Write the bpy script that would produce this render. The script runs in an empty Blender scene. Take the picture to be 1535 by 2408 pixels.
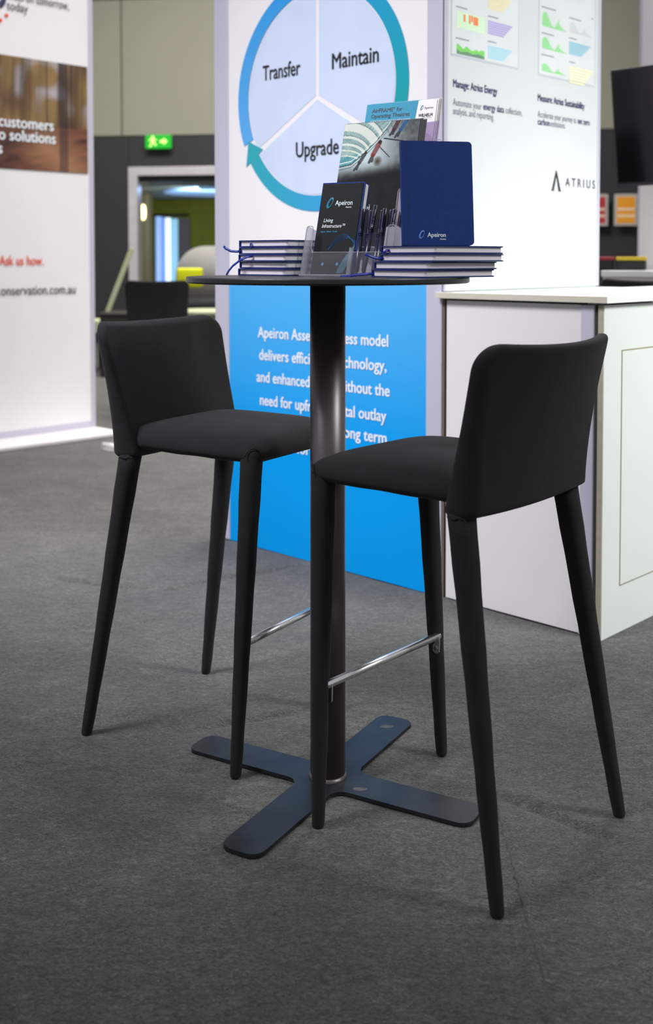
import bpy, bmesh, math, random
from mathutils import Matrix, Vector
random.seed(7)
S = bpy.context.scene
R = math.radians
PI = math.pi

# ------------------------------------------------------------------ camera
cam_d = bpy.data.cameras.new('camera')
cam = bpy.data.objects.new('camera', cam_d)
S.collection.objects.link(cam)
cam.location = (0, 0, 1.0852)
cam.rotation_euler = (R(90 - 2.2478), 0, 0)
cam_d.sensor_fit = 'HORIZONTAL'
cam_d.sensor_width = 24
cam_d.lens = 40.13
cam_d.shift_x = -0.00626
cam_d.shift_y = -0.3216
cam_d.clip_start = 0.05
cam_d.dof.use_dof = True
cam_d.dof.focus_distance = 2.28
cam_d.dof.aperture_fstop = 3.8
S.camera = cam

# ------------------------------------------------------------------ world, lamps, exposure
S.view_settings.view_transform = 'Standard'
S.view_settings.look = 'None'
S.view_settings.exposure = 0.5
S.view_settings.gamma = 1
S.view_settings.use_curve_mapping = False
W = bpy.data.worlds.new('hall_ambient')
S.world = W
W.use_nodes = True
W.node_tree.nodes['Background'].inputs[0].default_value = (0.93, 0.95, 1.0, 1)
W.node_tree.nodes['Background'].inputs[1].default_value = 0.25

def area(name, loc, target, sx, sy, energy, col, spread=180):
    l = bpy.data.lights.new(name, 'AREA')
    l.shape = 'RECTANGLE'; l.size = sx; l.size_y = sy
    l.energy = energy; l.color = col; l.spread = R(spread)
    o = bpy.data.objects.new(name, l)
    S.collection.objects.link(o)
    o.location = loc
    d = Vector(target) - Vector(loc)
    o.rotation_euler = d.to_track_quat('-Z', 'Y').to_euler()
    return o
area('hall_light_overhead', (1.2, 6.0, 5.6), (0.2, 4.6, 0), 2.6, 1.6, 80, (1.0, 0.97, 0.93), 100)
area('stand_light_left', (-2.6, 1.2, 4.4), (0.0, 3.7, 0.6), 1.4, 1.4, 19, (0.95, 0.94, 1.0), 50)
area('stand_light_right', (4.4, 1.0, 4.2), (0.9, 3.8, 0.6), 1.4, 1.4, 23, (0.95, 1.0, 0.94), 50)
area('stand_light_far_left', (0.4, 4.2, 4.6), (-1.6, 6.8, 1.4), 1.2, 1.2, 11, (1.0, 0.98, 1.0), 80)
area('hall_light_far', (-1.0, 9.5, 6.0), (-1.0, 11.5, 0), 5.0, 2.0, 300, (1.0, 0.98, 0.93), 140)
area('side_room_light', (-1.7, 15.2, 2.03), (-2.4, 17.4, 0.6), 1.0, 0.6, 60, (0.9, 0.96, 1.0), 160)

# ------------------------------------------------------------------ materials
def lin(c):
    if isinstance(c, str):
        c = tuple(int(c[i:i+2], 16) / 255 for i in (0, 2, 4))
    return tuple((x / 12.92 if x <= 0.04045 else ((x + 0.055) / 1.055) ** 2.4) for x in c)
MATS = {}
def mat(name, col, rough=0.5, metal=0.0, bump=0.0, bscale=200, var=0.0, vscale=8, spec=0.5, sheen=0.0, coat=0.0, emit=0.0, emitcol=None, stretch=None):
    if name in MATS: return MATS[name]
    m = bpy.data.materials.new(name); m.use_nodes = True
    nt = m.node_tree; N = nt.nodes; b = N['Principled BSDF']
    c = lin(col)
    b.inputs['Base Color'].default_value = (*c, 1)
    b.inputs['Roughness'].default_value = rough
    b.inputs['Metallic'].default_value = metal
    b.inputs['Specular IOR Level'].default_value = spec
    if sheen:
        b.inputs['Sheen Weight'].default_value = sheen; b.inputs['Sheen Roughness'].default_value = 0.5
    if coat: b.inputs['Coat Weight'].default_value = coat
    if emit:
        b.inputs['Emission Color'].default_value = (*(lin(emitcol) if emitcol else c), 1)
        b.inputs['Emission Strength'].default_value = emit
    tc = N.new('ShaderNodeTexCoord'); src = tc.outputs['Object']
    if stretch:
        mp = N.new('ShaderNodeMapping'); mp.inputs['Scale'].default_value = stretch
        nt.links.new(src, mp.inputs[0]); src = mp.outputs[0]
    n2 = N.new('ShaderNodeTexNoise'); n2.inputs['Scale'].default_value = vscale; n2.inputs['Detail'].default_value = 4
    nt.links.new(src, n2.inputs['Vector'])
    mr = N.new('ShaderNodeMapRange')
    v = var if var else 0.03
    mr.inputs['From Min'].default_value = 0.3; mr.inputs['From Max'].default_value = 0.7
    mr.inputs['To Min'].default_value = 1 - v; mr.inputs['To Max'].default_value = 1 + v
    nt.links.new(n2.outputs['Fac'], mr.inputs['Value'])
    mx = N.new('ShaderNodeMix'); mx.data_type = 'RGBA'; mx.blend_type = 'MULTIPLY'; mx.inputs['Factor'].default_value = 1
    mx.inputs[6].default_value = (*c, 1)
    nt.links.new(mr.outputs[0], mx.inputs[7])
    nt.links.new(mx.outputs[2], b.inputs['Base Color'])
    if bump:
        n = N.new('ShaderNodeTexNoise'); n.inputs['Scale'].default_value = bscale; n.inputs['Detail'].default_value = 3
        nt.links.new(src, n.inputs['Vector'])
        bp = N.new('ShaderNodeBump'); bp.inputs['Strength'].default_value = bump; bp.inputs['Distance'].default_value = 0.002
        nt.links.new(n.outputs['Fac'], bp.inputs['Height']); nt.links.new(bp.outputs[0], b.inputs['Normal'])
    MATS[name] = m
    return m
def vcmat(name, rough=0.5, emit=0.0, spec=0.4):
    if name in MATS: return MATS[name]
    m = bpy.data.materials.new(name); m.use_nodes = True
    nt = m.node_tree; b = nt.nodes['Principled BSDF']
    a = nt.nodes.new('ShaderNodeVertexColor'); a.layer_name = 'print'
    nt.links.new(a.outputs['Color'], b.inputs['Base Color'])
    b.inputs['Roughness'].default_value = rough
    b.inputs['Specular IOR Level'].default_value = spec
    if emit:
        nt.links.new(a.outputs['Color'], b.inputs['Emission Color']); b.inputs['Emission Strength'].default_value = emit
    MATS[name] = m
    return m
def acrylic(name='clear_acrylic', tint=(0.985, 0.985, 0.995), fac=0.015):
    if name in MATS: return MATS[name]
    m = bpy.data.materials.new(name); m.use_nodes = True
    nt = m.node_tree; N = nt.nodes; N.remove(N['Principled BSDF'])
    t = N.new('ShaderNodeBsdfTransparent'); t.inputs[0].default_value = (*tint, 1)
    g = N.new('ShaderNodeBsdfPrincipled'); g.inputs['Base Color'].default_value = (0.8, 0.78, 0.86, 1); g.inputs['Roughness'].default_value = 0.15
    f = N.new('ShaderNodeFresnel'); f.inputs[0].default_value = 1.49
    ad = N.new('ShaderNodeMath'); ad.operation = 'ADD'; ad.inputs[1].default_value = fac
    mx = N.new('ShaderNodeMixShader')
    fm = N.new('ShaderNodeMath'); fm.operation = 'MULTIPLY'; fm.inputs[1].default_value = 0.6; nt.links.new(f.outputs[0], fm.inputs[0]); nt.links.new(fm.outputs[0], ad.inputs[0]); nt.links.new(ad.outputs[0], mx.inputs[0])
    nt.links.new(t.outputs[0], mx.inputs[1]); nt.links.new(g.outputs[0], mx.inputs[2])
    nt.links.new(mx.outputs[0], N['Material Output'].inputs[0])
    MATS[name] = m
    return m

FABRIC = mat('black_stretch_fabric', '222021', 0.85, bump=0.35, bscale=900, var=0.12, vscale=30, spec=0.25, sheen=0.05)
FABSEAM = mat('black_fabric_seam', '141414', 0.9, var=0.1)
CHROME = mat('polished_chrome', 'ffffff', 0.27, 1.0)
POLE = mat('dark_powder_coated_steel', '6f676a', 0.38, 0.8, bump=0.08, bscale=700, var=0.10, vscale=6, stretch=(1, 1, .25))
PLATE = mat('worn_black_steel_plate', '2e2e31', 0.38, 0.4, bump=0.1, bscale=500, var=0.22, vscale=14)
TOPM = mat('black_laminate', '2b2b2e', 0.38, bump=0.12, bscale=600, var=0.08)
ALU = mat('anodised_aluminium', 'cbc8d8', 0.42, 0.15, var=0.02, vscale=3, stretch=(1, 1, .1))
WHITEG = mat('white_printed_panel', 'f0ecee', 0.6, var=0.01)
WHITEP = mat('white_laminate', 'e6e2e3', 0.5, var=0.015, vscale=4)
WHITES = mat('white_laminate_green_lit', 'e3e6e4', 0.5, var=0.015, vscale=4)  # same white laminate, greenish light on the counter side put into its colour
WORK = mat('white_worktop_laminate', 'f4f4f3', 0.3, var=0.01)
MDF = mat('raw_board_edge', 'b3ab97', 0.7, var=0.08, vscale=40)
GAP = mat('dark_joint', '3a342c', 0.8)
INK = mat('black_ink', '17171c', 0.6)
INKGREY = mat('grey_ink', '6d6c78', 0.6)
INKLIGHT = mat('pale_grey_ink', 'a5a4b0', 0.6)
INKNAVY = mat('navy_ink', '33305a', 0.6)
WHITEINK = mat('white_ink', 'eef4fa', 0.6)
CYANINK = mat('cyan_ink', '2fb4d8', 0.6)
ORANGE = mat('orange_red_ink', 'e8522c', 0.6)
NAVY = mat('navy_book_cloth', '183576', 0.6, bump=0.3, bscale=1200, var=0.06, vscale=60, spec=0.2)
NAVYEDGE = mat('navy_cover_edge', '182c6c', 0.5, var=0.05)
RIBBON = mat('blue_satin_ribbon', '14268a', 0.4, var=0.1)
PAPER = mat('cream_page_block', 'f0e8ee', 0.8, bump=0.2, bscale=30, var=0.06, vscale=25, stretch=(1, 1, 90))
PENM = mat('navy_pen_barrel', '171c38', 0.3, coat=0.3)
PENMET = mat('dark_pen_metal', '34384c', 0.22, 0.8)
ACR = acrylic()
ACRREFL = acrylic('reflection_grey_acrylic', (0.8, 0.79, 0.84), 0.42)  # clear acrylic with its grey reflections put into the colour
ACR2 = acrylic('clear_acrylic_edge', (0.8, 0.8, 0.86), 0.3)

# ------------------------------------------------------------------ helpers
def link(name, me, m, parent=None, smooth=False):
    me.name = name
    if m and not me.materials:
        for q in (m if isinstance(m, (list, tuple)) else [m]): me.materials.append(q)
    if smooth:
        for p in me.polygons: p.use_smooth = True
    o = bpy.data.objects.new(name, me); S.collection.objects.link(o)
    if parent: o.parent = parent
    return o
def obj(name, bm, m, parent=None, smooth=False):
    me = bpy.data.meshes.new(name)
    bmesh.ops.recalc_face_normals(bm, faces=bm.faces[:])
    bm.to_mesh(me); bm.free()
    return link(name, me, m, parent, smooth)
def thing(name, label, cat, loc=(0, 0, 0), rot=(0, 0, 0), group=None):
    o = bpy.data.objects.new(name, None); S.collection.objects.link(o)
    o.empty_display_size = 0.05
    o.location = loc; o.rotation_euler = rot
    o['label'] = label; o['category'] = cat
    if group: o['group'] = group
    return o
def tag(o, label, cat, group=None):
    o['label'] = label; o['category'] = cat
    if group: o['group'] = group
    return o
def struct(o):
    o['kind'] = 'structure'; return o
def dup(root, loc, rot, label=None, group=None, scale=None):
    r = root.copy(); S.collection.objects.link(r); r.location = loc; r.rotation_euler = rot
    if scale: r.scale = (scale,) * 3
    if label: r['label'] = label
    if group: r['group'] = group
    for ch in list(root.children):
        c = ch.copy(); S.collection.objects.link(c); c.parent = r
        for g in list(ch.children):
            e = g.copy(); S.collection.objects.link(e); e.parent = c
    return r
def box(bm, x0, x1, y0, y1, z0, z1, bev=0.0, seg=2):
    g = bmesh.ops.create_cube(bm, size=1)
    vs = g['verts']
    for v in vs:
        v.co = Vector((x0 + (v.co.x + .5) * (x1 - x0), y0 + (v.co.y + .5) * (y1 - y0), z0 + (v.co.z + .5) * (z1 - z0)))
    if bev:
        es = list({e for v in vs for e in v.link_edges})
        bmesh.ops.bevel(bm, geom=es, offset=bev, segments=seg, profile=0.5, affect='EDGES')
    return bm
def B(*a, **k):
    return box(bmesh.new(), *a, **k)
def prism(pts, a0, a1, axis='y', bm=None):
    """pts outline in the two remaining axes (x,z for y; x,y for z; y,z for x)"""
    bm = bm or bmesh.new()
    def P(p, a):
        return {'y': (p[0], a, p[1]), 'z': (p[0], p[1], a), 'x': (a, p[0], p[1])}[axis]
    lo = [bm.verts.new(P(p, a0)) for p in pts]; hi = [bm.verts.new(P(p, a1)) for p in pts]
    bm.faces.new(lo); bm.faces.new(hi[::-1])
    n = len(pts)
    for i in range(n):
        bm.faces.new((lo[i], lo[(i + 1) % n], hi[(i + 1) % n], hi[i]))
    return bm
def rrect(x0, x1, z0, z1, r, seg=5):
    rs = r if isinstance(r, (list, tuple)) else (r,) * 4      # bl, br, tr, tl
    out = []
    for (cx, cz, a0, rr) in ((x0, z0, 180, rs[0]), (x1, z0, 270, rs[1]), (x1, z1, 0, rs[2]), (x0, z1, 90, rs[3])):
        if rr <= 0: out.append((cx, cz)); continue
        ox = cx + rr * (1 if cx == x0 else -1); oz = cz + rr * (1 if cz == z0 else -1)
        for k in range(seg + 1):
            a = R(a0 + 90 * k / seg); out.append((ox + rr * math.cos(a), oz + rr * math.sin(a)))
    return out
def tube(path, rads, bm=None, n=14, sq=2.0, cap=True, up=(0, 0, 1)):
    bm = bm or bmesh.new()
    path = [Vector(p) for p in path]
    if not isinstance(rads, (list, tuple)): rads = [rads] * len(path)
    rings = []
    for i, p in enumerate(path):
        t = (path[min(i + 1, len(path) - 1)] - path[max(i - 1, 0)]).normalized()
        u = Vector(up) if abs(t.dot(Vector(up))) < 0.95 else Vector((1, 0, 0))
        s = t.cross(u).normalized(); w = s.cross(t).normalized()
        ring = []
        for k in range(n):
            a = 2 * PI * k / n; c, q = math.cos(a), math.sin(a)
            cx = math.copysign(abs(c) ** (2 / sq), c); qx = math.copysign(abs(q) ** (2 / sq), q)
            ring.append(bm.verts.new(p + rads[i] * (cx * s + qx * w)))
        rings.append(ring)
    for a, b in zip(rings, rings[1:]):
        for k in range(n): bm.faces.new((a[k], a[(k + 1) % n], b[(k + 1) % n], b[k]))
    if cap:
        bm.faces.new(rings[0][::-1]); bm.faces.new(rings[-1])
    return bm
def lathe(prof, n=48, bm=None, cx=0, cy=0):
    bm = bm or bmesh.new(); rings = []
    for r, z in prof:
        rings.append([bm.verts.new((cx + r * math.cos(2 * PI * k / n), cy + r * math.sin(2 * PI * k / n), z)) for k in range(n)])
    for a, b in zip(rings, rings[1:]):
        for k in range(n): bm.faces.new((a[k], a[(k + 1) % n], b[(k + 1) % n], b[k]))
    bm.faces.new(rings[0][::-1]); bm.faces.new(rings[-1])
    return bm
def strip(path, width, bm=None, updir=(0, 0, 1), th=0.0004):
    """thin flat ribbon along a path"""
    bm = bm or bmesh.new(); path = [Vector(p) for p in path]; rows = []
    for i, p in enumerate(path):
        t = (path[min(i + 1, len(path) - 1)] - path[max(i - 1, 0)]).normalized()
        s = t.cross(Vector(updir)).normalized() * width / 2
        nn = s.cross(t).normalized() * th / 2
        rows.append([bm.verts.new(p + s + nn), bm.verts.new(p - s + nn), bm.verts.new(p - s - nn), bm.verts.new(p + s - nn)])
    for a, b in zip(rows, rows[1:]):
        for k in range(4): bm.faces.new((a[k], a[(k + 1) % 4], b[(k + 1) % 4], b[k]))
    bm.faces.new(rows[0][::-1]); bm.faces.new(rows[-1])
    return bm
_cap = {}
def textmesh(s, bold=0.0):
    cu = bpy.data.curves.new('lettering', 'FONT'); cu.body = s; cu.size = 1; cu.resolution_u = 3
    o = bpy.data.objects.new('lettering_source', cu); S.collection.objects.link(o)
    bpy.context.view_layer.update()
    me = bpy.data.meshes.new_from_object(o)
    bpy.data.objects.remove(o); bpy.data.curves.remove(cu)
    if bold > 0:
        vs = [v.co.copy() for v in me.vertices]; fs = [tuple(p.vertices) for p in me.polygons]; n = len(vs)
        V = []; F = []
        for k, (dx, dy) in enumerate(((-1, 0), (1, 0), (0, -.7), (0, .7))):
            V += [(v.x + dx * bold * 1.2, v.y + dy * bold, k * .001) for v in vs]; F += [tuple(i + k * n for i in f) for f in fs]
        me = bpy.data.meshes.new('lettering'); me.from_pydata(V, [], F)
    return me
def capheight():
    if 'H' not in _cap:
        me = textmesh('H'); _cap['H'] = max(v.co.y for v in me.vertices); bpy.data.meshes.remove(me)
    return _cap['H']
def text(s, x0, x1, z, cap, m, parent, y=0.0, bold=0.012, slant=0.0, anchor='l', name='lettering', tilt=0.0):
    me = textmesh(s, bold)
    xs = [v.co.x for v in me.vertices]; mn, mx = min(xs), max(xs)
    sz = cap / capheight()
    sx = (x1 - x0) / (mx - mn) if x1 is not None else sz
    w = (mx - mn) * sx
    if x1 is None and anchor == 'r': x0 = x0 - w
    if x1 is None and anchor == 'c': x0 = x0 - w / 2
    for v in me.vertices:
        X = x0 + (v.co.x - mn) * sx; Z = v.co.y * sz
        v.co = Vector((X + slant * Z, y - v.co.z * .1 , z + Z + tilt * (X - x0)))
    return link(name, me, m, parent)
def grid_print(name, x0, x1, z0, z1, nx, nz, fn, m, parent, y=0.0):
    """a flat printed picture; every cell gets its own ink colour"""
    vs = []; fs = []
    for j in range(nz + 1):
        for i in range(nx + 1):
            vs.append((x0 + (x1 - x0) * i / nx, y, z0 + (z1 - z0) * j / nz))
    for j in range(nz):
        for i in range(nx):
            a = j * (nx + 1) + i; fs.append((a, a + 1, a + nx + 2, a + nx + 1))
    me = bpy.data.meshes.new(name); me.from_pydata(vs, [], fs)
    ca = me.color_attributes.new('print', 'FLOAT_COLOR', 'POINT')
    for k, v in enumerate(vs):
        u = (v[0] - x0) / (x1 - x0); w = (v[2] - z0) / (z1 - z0)
        ca.data[k].color = (*fn(u, w), 1)
    return link(name, me, m, parent)
def vnoise(x, y, seed=0):
    def h(i, j):
        n = (i * 374761393 + j * 668265263 + seed * 982451653) & 0xffffffff
        n = ((n ^ (n >> 13)) * 1274126177) & 0xffffffff
        return ((n ^ (n >> 16)) & 0xffff) / 65535
    i, j = math.floor(x), math.floor(y); fx, fy = x - i, y - j
    fx = fx * fx * (3 - 2 * fx); fy = fy * fy * (3 - 2 * fy)
    return (h(i, j) * (1 - fx) + h(i + 1, j) * fx) * (1 - fy) + (h(i, j + 1) * (1 - fx) + h(i + 1, j + 1) * fx) * fy
def mixc(a, b, t):
    t = max(0, min(1, t)); return tuple(p + (q - p) * t for p, q in zip(a, b))

A_DEG = 43.876
ROT_B = (0, 0, R(-A_DEG))           # local x runs along the stand front, local y into the stand
ROT_A = (0, 0, R(90 - A_DEG))       # local x runs into the stand
d1 = Vector((math.cos(R(A_DEG)), -math.sin(R(A_DEG)), 0)); d2 = Vector((math.sin(R(A_DEG)), math.cos(R(A_DEG)), 0))
O = Vector((0.363, 3.458, 0))

# ------------------------------------------------------------------ floor: carpet with soft folds, pile and a taped seam
def fold(x, y, x0, y0, x1, y1, w, hgt):
    dx, dy = x1 - x0, y1 - y0; L = math.hypot(dx, dy)
    t = ((x - x0) * dx + (y - y0) * dy) / L; s = ((x - x0) * -dy + (y - y0) * dx) / L
    s += 0.012 * math.sin(t * 9 + x0 * 7)
    e = max(0, min(1, min(t, L - t) / 0.12))
    return hgt * e * math.exp(-(s / w) ** 2)
FOLDS = [(0.336, 2.24, 0.315, 1.42, 0.011, 0.007), (0.33, 2.20, 0.56, 1.95, 0.010, -0.011), (-1.6, 4.4, 0.1, 4.35, 0.05, 0.006),
         (-1.0, 3.7, -0.55, 3.55, 0.014, -0.011), (-0.62, 3.5, -0.1, 3.85, 0.014, -0.011), (-0.35, 2.45, 0.0, 2.62, 0.013, -0.010), (-1.5, 5.1, -0.3, 5.3, 0.03, 0.005),
         (-1.0, 3.1, -0.35, 3.3, 0.012, -0.003), (0.25, 1.9, -0.1, 1.72, 0.015, -0.002), (0.75, 2.9, 1.2, 2.75, 0.012, -0.003), (-0.8, 2.4, -0.3, 2.25, 0.03, 0.003)]
def carpet_z(x, y):
    if y > 7.5 or abs(x) > 3: return 0
    z = 0.0026 * (vnoise(x * 9, y * 15, 3) - 0.5) + 0.004 * (vnoise(x * 2.2, y * 3.5, 4) - 0.5) + .0014 * (vnoise(x * 24, y * 40, 8) - .5)
    for f in FOLDS: z += fold(x, y, *f)
    return z - 0.002
def axis_pts(a, b, fine0, fine1, step, coarse):
    o = []; v = a
    while v < b: o.append(v); v += step if fine0 <= v < fine1 else coarse
    o.append(b); return o
xs = axis_pts(-12, 12, -2.0, 1.4, 0.009, 0.5); ys = axis_pts(-3, 14.6, 1.35, 4.6, 0.0095, 0.25)
vs = [(x, y, carpet_z(x, y)) for y in ys for x in xs]
nx = len(xs); fs = [(j * nx + i, j * nx + i + 1, (j + 1) * nx + i + 1, (j + 1) * nx + i) for j in range(len(ys) - 1) for i in range(nx - 1)]
me = bpy.data.meshes.new('floor'); me.from_pydata(vs, [], fs)
cm = bpy.data.materials.new('grey_exhibition_carpet'); cm.use_nodes = True
nt = cm.node_tree; N = nt.nodes; L = nt.links; bs = N['Principled BSDF']
tc = N.new('ShaderNodeTexCoord')
def noise(scale, det=3, dist=0.0, sc=(1, 1, 1), rough=0.5):
    mp = N.new('ShaderNodeMapping'); mp.inputs['Scale'].default_value = sc; L.new(tc.outputs['Object'], mp.inputs[0])
    n = N.new('ShaderNodeTexNoise'); n.inputs['Scale'].default_value = scale; n.inputs['Detail'].default_value = det
    n.inputs['Distortion'].default_value = dist; n.inputs['Roughness'].default_value = rough; L.new(mp.outputs[0], n.inputs['Vector']); return n
n1 = noise(70, 6, 1.6, (1, 1.7, 1), 0.72); n2 = noise(330, 3, 0.6, (1, 1.5, 1), 0.7); n3 = noise(3.2, 3, 0.6); n4 = noise(9, 4, 0.5)
r1 = N.new('ShaderNodeValToRGB'); e = r1.color_ramp.elements
e[0].position = 0.38; e[0].color = (*lin('31302c'), 1); e[1].position = 0.62; e[1].color = (*lin('6e6c67'), 1)
L.new(n1.outputs['Fac'], r1.inputs[0])
def mul(a, fac_out, lo, hi, f0=0.3, f1=0.7):
    mr = N.new('ShaderNodeMapRange'); mr.inputs['From Min'].default_value = f0; mr.inputs['From Max'].default_value = f1
    mr.inputs['To Min'].default_value = lo; mr.inputs['To Max'].default_value = hi; L.new(fac_out, mr.inputs['Value'])
    mx = N.new('ShaderNodeMix'); mx.data_type = 'RGBA'; mx.blend_type = 'MULTIPLY'; mx.inputs['Factor'].default_value = 1
    L.new(a, mx.inputs[6]); L.new(mr.outputs[0], mx.inputs[7]); return mx.outputs[2]
c = mul(r1.outputs[0], n2.outputs['Fac'], 0.45, 1.55, .34, .66); n5 = noise(16, 5, 1.0, (1, 2.2, 1), 0.7); c = mul(c, n5.outputs['Fac'], 0.8, 1.2, .38, .62); c = mul(c, n3.outputs['Fac'], 0.80, 1.18); c = mul(c, n4.outputs['Fac'], 0.9, 1.08)
L.new(c, bs.inputs['Base Color']); bs.inputs['Roughness'].default_value = 0.95; bs.inputs['Specular IOR Level'].default_value = 0.1
bs.inputs['Sheen Weight'].default_value = 0.25; bs.inputs['Sheen Roughness'].default_value = 0.6
bp1 = N.new('ShaderNodeBump'); bp1.inputs['Strength'].default_value = 0.8; bp1.inputs['Distance'].default_value = 0.008; L.new(n1.outputs['Fac'], bp1.inputs['Height'])
bp2 = N.new('ShaderNodeBump'); bp2.inputs['Strength'].default_value = 0.5; bp2.inputs['Distance'].default_value = 0.0015; L.new(n2.outputs['Fac'], bp2.inputs['Height']); L.new(bp1.outputs[0], bp2.inputs['Normal'])
L.new(bp2.outputs[0], bs.inputs['Normal'])
floor = struct(link('floor', me, cm, smooth=True))
def carpet_seam():
    pts = []
    for k in range(60):
        y = 2.24 - .90 * k / 59; x = .336 - .023 * k / 59 + .0016 * math.sin(k * .35) + .0005 * math.sin(k * 2.3)
        pts.append((x, y, carpet_z(x, y) + .0012))
    bm = bmesh.new(); rows = []
    for i, p in enumerate(pts):
        w = .0034 + .0012 * math.sin(i * 1.9)
        rows.append([bm.verts.new((p[0] - w, p[1], p[2] - .002)), bm.verts.new((p[0], p[1], p[2] + .0012)), bm.verts.new((p[0] + w, p[1], p[2] - .002))])
    for a, b in zip(rows, rows[1:]):
        for k in range(2): bm.faces.new((a[k], b[k], b[k + 1], a[k + 1]))
    return obj('carpet_seam', bm, mat('frayed_carpet_seam', '545250', .95, var=.3, vscale=120), floor, True)
carpet_seam()

# ------------------------------------------------------------------ back wall of the hall with its doorway
BEIGE = mat('beige_wall_cladding', '8f8b7c', 0.7, var=0.02, vscale=1.2)
DARKW = mat('charcoal_wall_cladding', '28282b', 0.7, var=0.04, vscale=1.5)
wb = bpy.data.objects.new('wall_back', None); S.collection.objects.link(wb); struct(wb)
wb.location = (-2.28, 14.05, 0); wb.rotation_euler = (0, 0, R(-7))
x = -8.2
edges = [-8.35, -5.95, -3.55, -0.405, 2.0, 4.4, 6.8, 9.2]
for a, b in zip(edges, edges[1:]):
    for z0, z1 in ((2.665, 4.4), (4.41, 6.2)):
        obj('wall_panel', B(a + .008, b - .008, 0, 0.05, z0 + .006, z1, bev=.004, seg=1), BEIGE, wb)
for a, b in ((-8.35, -5.3), (-5.3, -2.8), (-2.8, -0.31), (1.6, 4.0), (4.0, 6.4), (6.4, 9.2)):
    obj('lower_wall_panel', B(a + .004, b - .004, -0.012, 0.05, 0, 2.66, bev=.003, seg=1), DARKW, wb)
obj('door_header_panel', B(-0.31, 1.6, -0.012, 0.05, 2.265, 2.66, bev=.003, seg=1), DARKW, wb)
obj('backing', B(-8.35, 9.2, 0.05, 0.12, 2.66, 6.2), DARKW, wb)
for a, b in ((-8.35, -0.31), (1.6, 9.2)): obj('backing', B(a, b, 0.05, 0.12, 0, 2.66), DARKW, wb)
dr = bpy.data.objects.new('door_1', None); S.collection.objects.link(dr); struct(dr)
dr.location = wb.location; dr.rotation_euler = wb.rotation_euler
FRM = mat('polished_steel_door_frame', 'ddd7d9', 0.28, 0.5, bump=0.4, bscale=2.5, var=0.05)
obj('door_jamb', B(-0.31, -0.19, -0.05, 0.14, 0, 2.265, bev=.004), FRM, dr)
obj('door_jamb', B(1.48, 1.6, -0.05, 0.14, 0, 2.265, bev=.004), FRM, dr)
obj('door_head', B(-0.19, 1.48, -0.05, 0.14, 2.155, 2.265, bev=.004), FRM, dr)
obj('door_closer_rail', B(-0.19, 1.48, 0.02, 0.14, 2.075, 2.155), mat('black_rail', '0c0c0e', 0.4), dr)
# room behind the doorway
GREEN = mat('lime_green_wall_paint', '5d6300', 0.8, var=0.05)
rm = bpy.data.objects.new('wall_beyond_doorway', None); S.collection.objects.link(rm); struct(rm)
rm.location = wb.location; rm.rotation_euler = wb.rotation_euler
obj('green_wall', B(-1.6, 2.6, 4.4, 4.5, 0, 2.09), GREEN, rm)
obj('side_wall', B(-1.7, -1.6, 0.13, 4.5, 0, 2.09), mat('olive_side_wall', '5c563f', 0.5), rm)
obj('side_wall', B(2.6, 2.7, 0.13, 4.5, 0, 2.09), MATS['olive_side_wall'], rm)
obj('pillar', B(-1.25, -0.76, 2.35, 2.6, 0, 2.09, bev=.01), MATS['olive_side_wall'], rm)
obj('grey_partition', B(-0.70, -0.52, 3.9, 3.96, 0, 1.76), mat('grey_partition_board', '46464a', 0.6), rm)
obj('room_ceiling', B(-1.7, 2.7, 0.13, 4.5, 2.09, 2.15), mat('dim_ceiling', '6b756e', 0.6), rm)
lamp = tag(obj('ceiling_light', lathe([(0.98, 0), (1.0, 0.01), (1.0, 0.03), (0.9, 0.035)], 40), mat('blue_lit_disc', '7fa0cc', 0.5, emit=0.35, emitcol='7fa6dc'), None, True), 'round bluish ceiling light inside the room beyond the doorway', 'ceiling light')
lamp.location = (-1.45, 16.1, 2.05)
wl = thing('wall_lamp', 'small warm glowing capsule lamp on the pillar beyond the doorway', 'lamp', (-2.775, 16.2, 1.78))
obj('glass', tube([(0, 0, -.115), (0, 0, -.10), (0, 0, -.05), (0, 0, .05), (0, 0, .10), (0, 0, .115)], [.01, .028, .04, .04, .028, .01], n=12), mat('warm_lamp_glass', 'ffe9a8', 0.4, emit=2.2, emitcol='ffe7a0'), wl, True)
obj('bracket', B(-.03, .03, .03, .09, -.05, .05, bev=.005), mat('brass', '8f7b3f', 0.3, 0.8), wl)
w1 = bpy.data.objects.new('window_1', None); S.collection.objects.link(w1); struct(w1)
w1.location = wb.location; w1.rotation_euler = wb.rotation_euler
cols = ['88a4dc', '5f7fb8', 'e8f6ff', '7ba4b8', '84b4d4', '1a2226', '5f8c88']
ws = [.10, .07, .09, .05, .08, .05, .07]; xx = -1.18
for q, (cc, wd) in enumerate(zip(cols, ws)):
    obj('curtain_strip', tube([(xx + wd / 2, 4.2, .3), (xx + wd / 2, 4.2, 1.80 - .01 * q)], wd / 2 * .96, n=10), mat('lit_curtain_%s' % cc, cc, 0.6, emit=0.75, emitcol=cc), w1, True)
    xx += wd
obj('window_head', B(-1.2, -.62, 4.15, 4.3, 1.81, 1.85), mat('black_rail', '0c0c0e'), w1)
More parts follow.
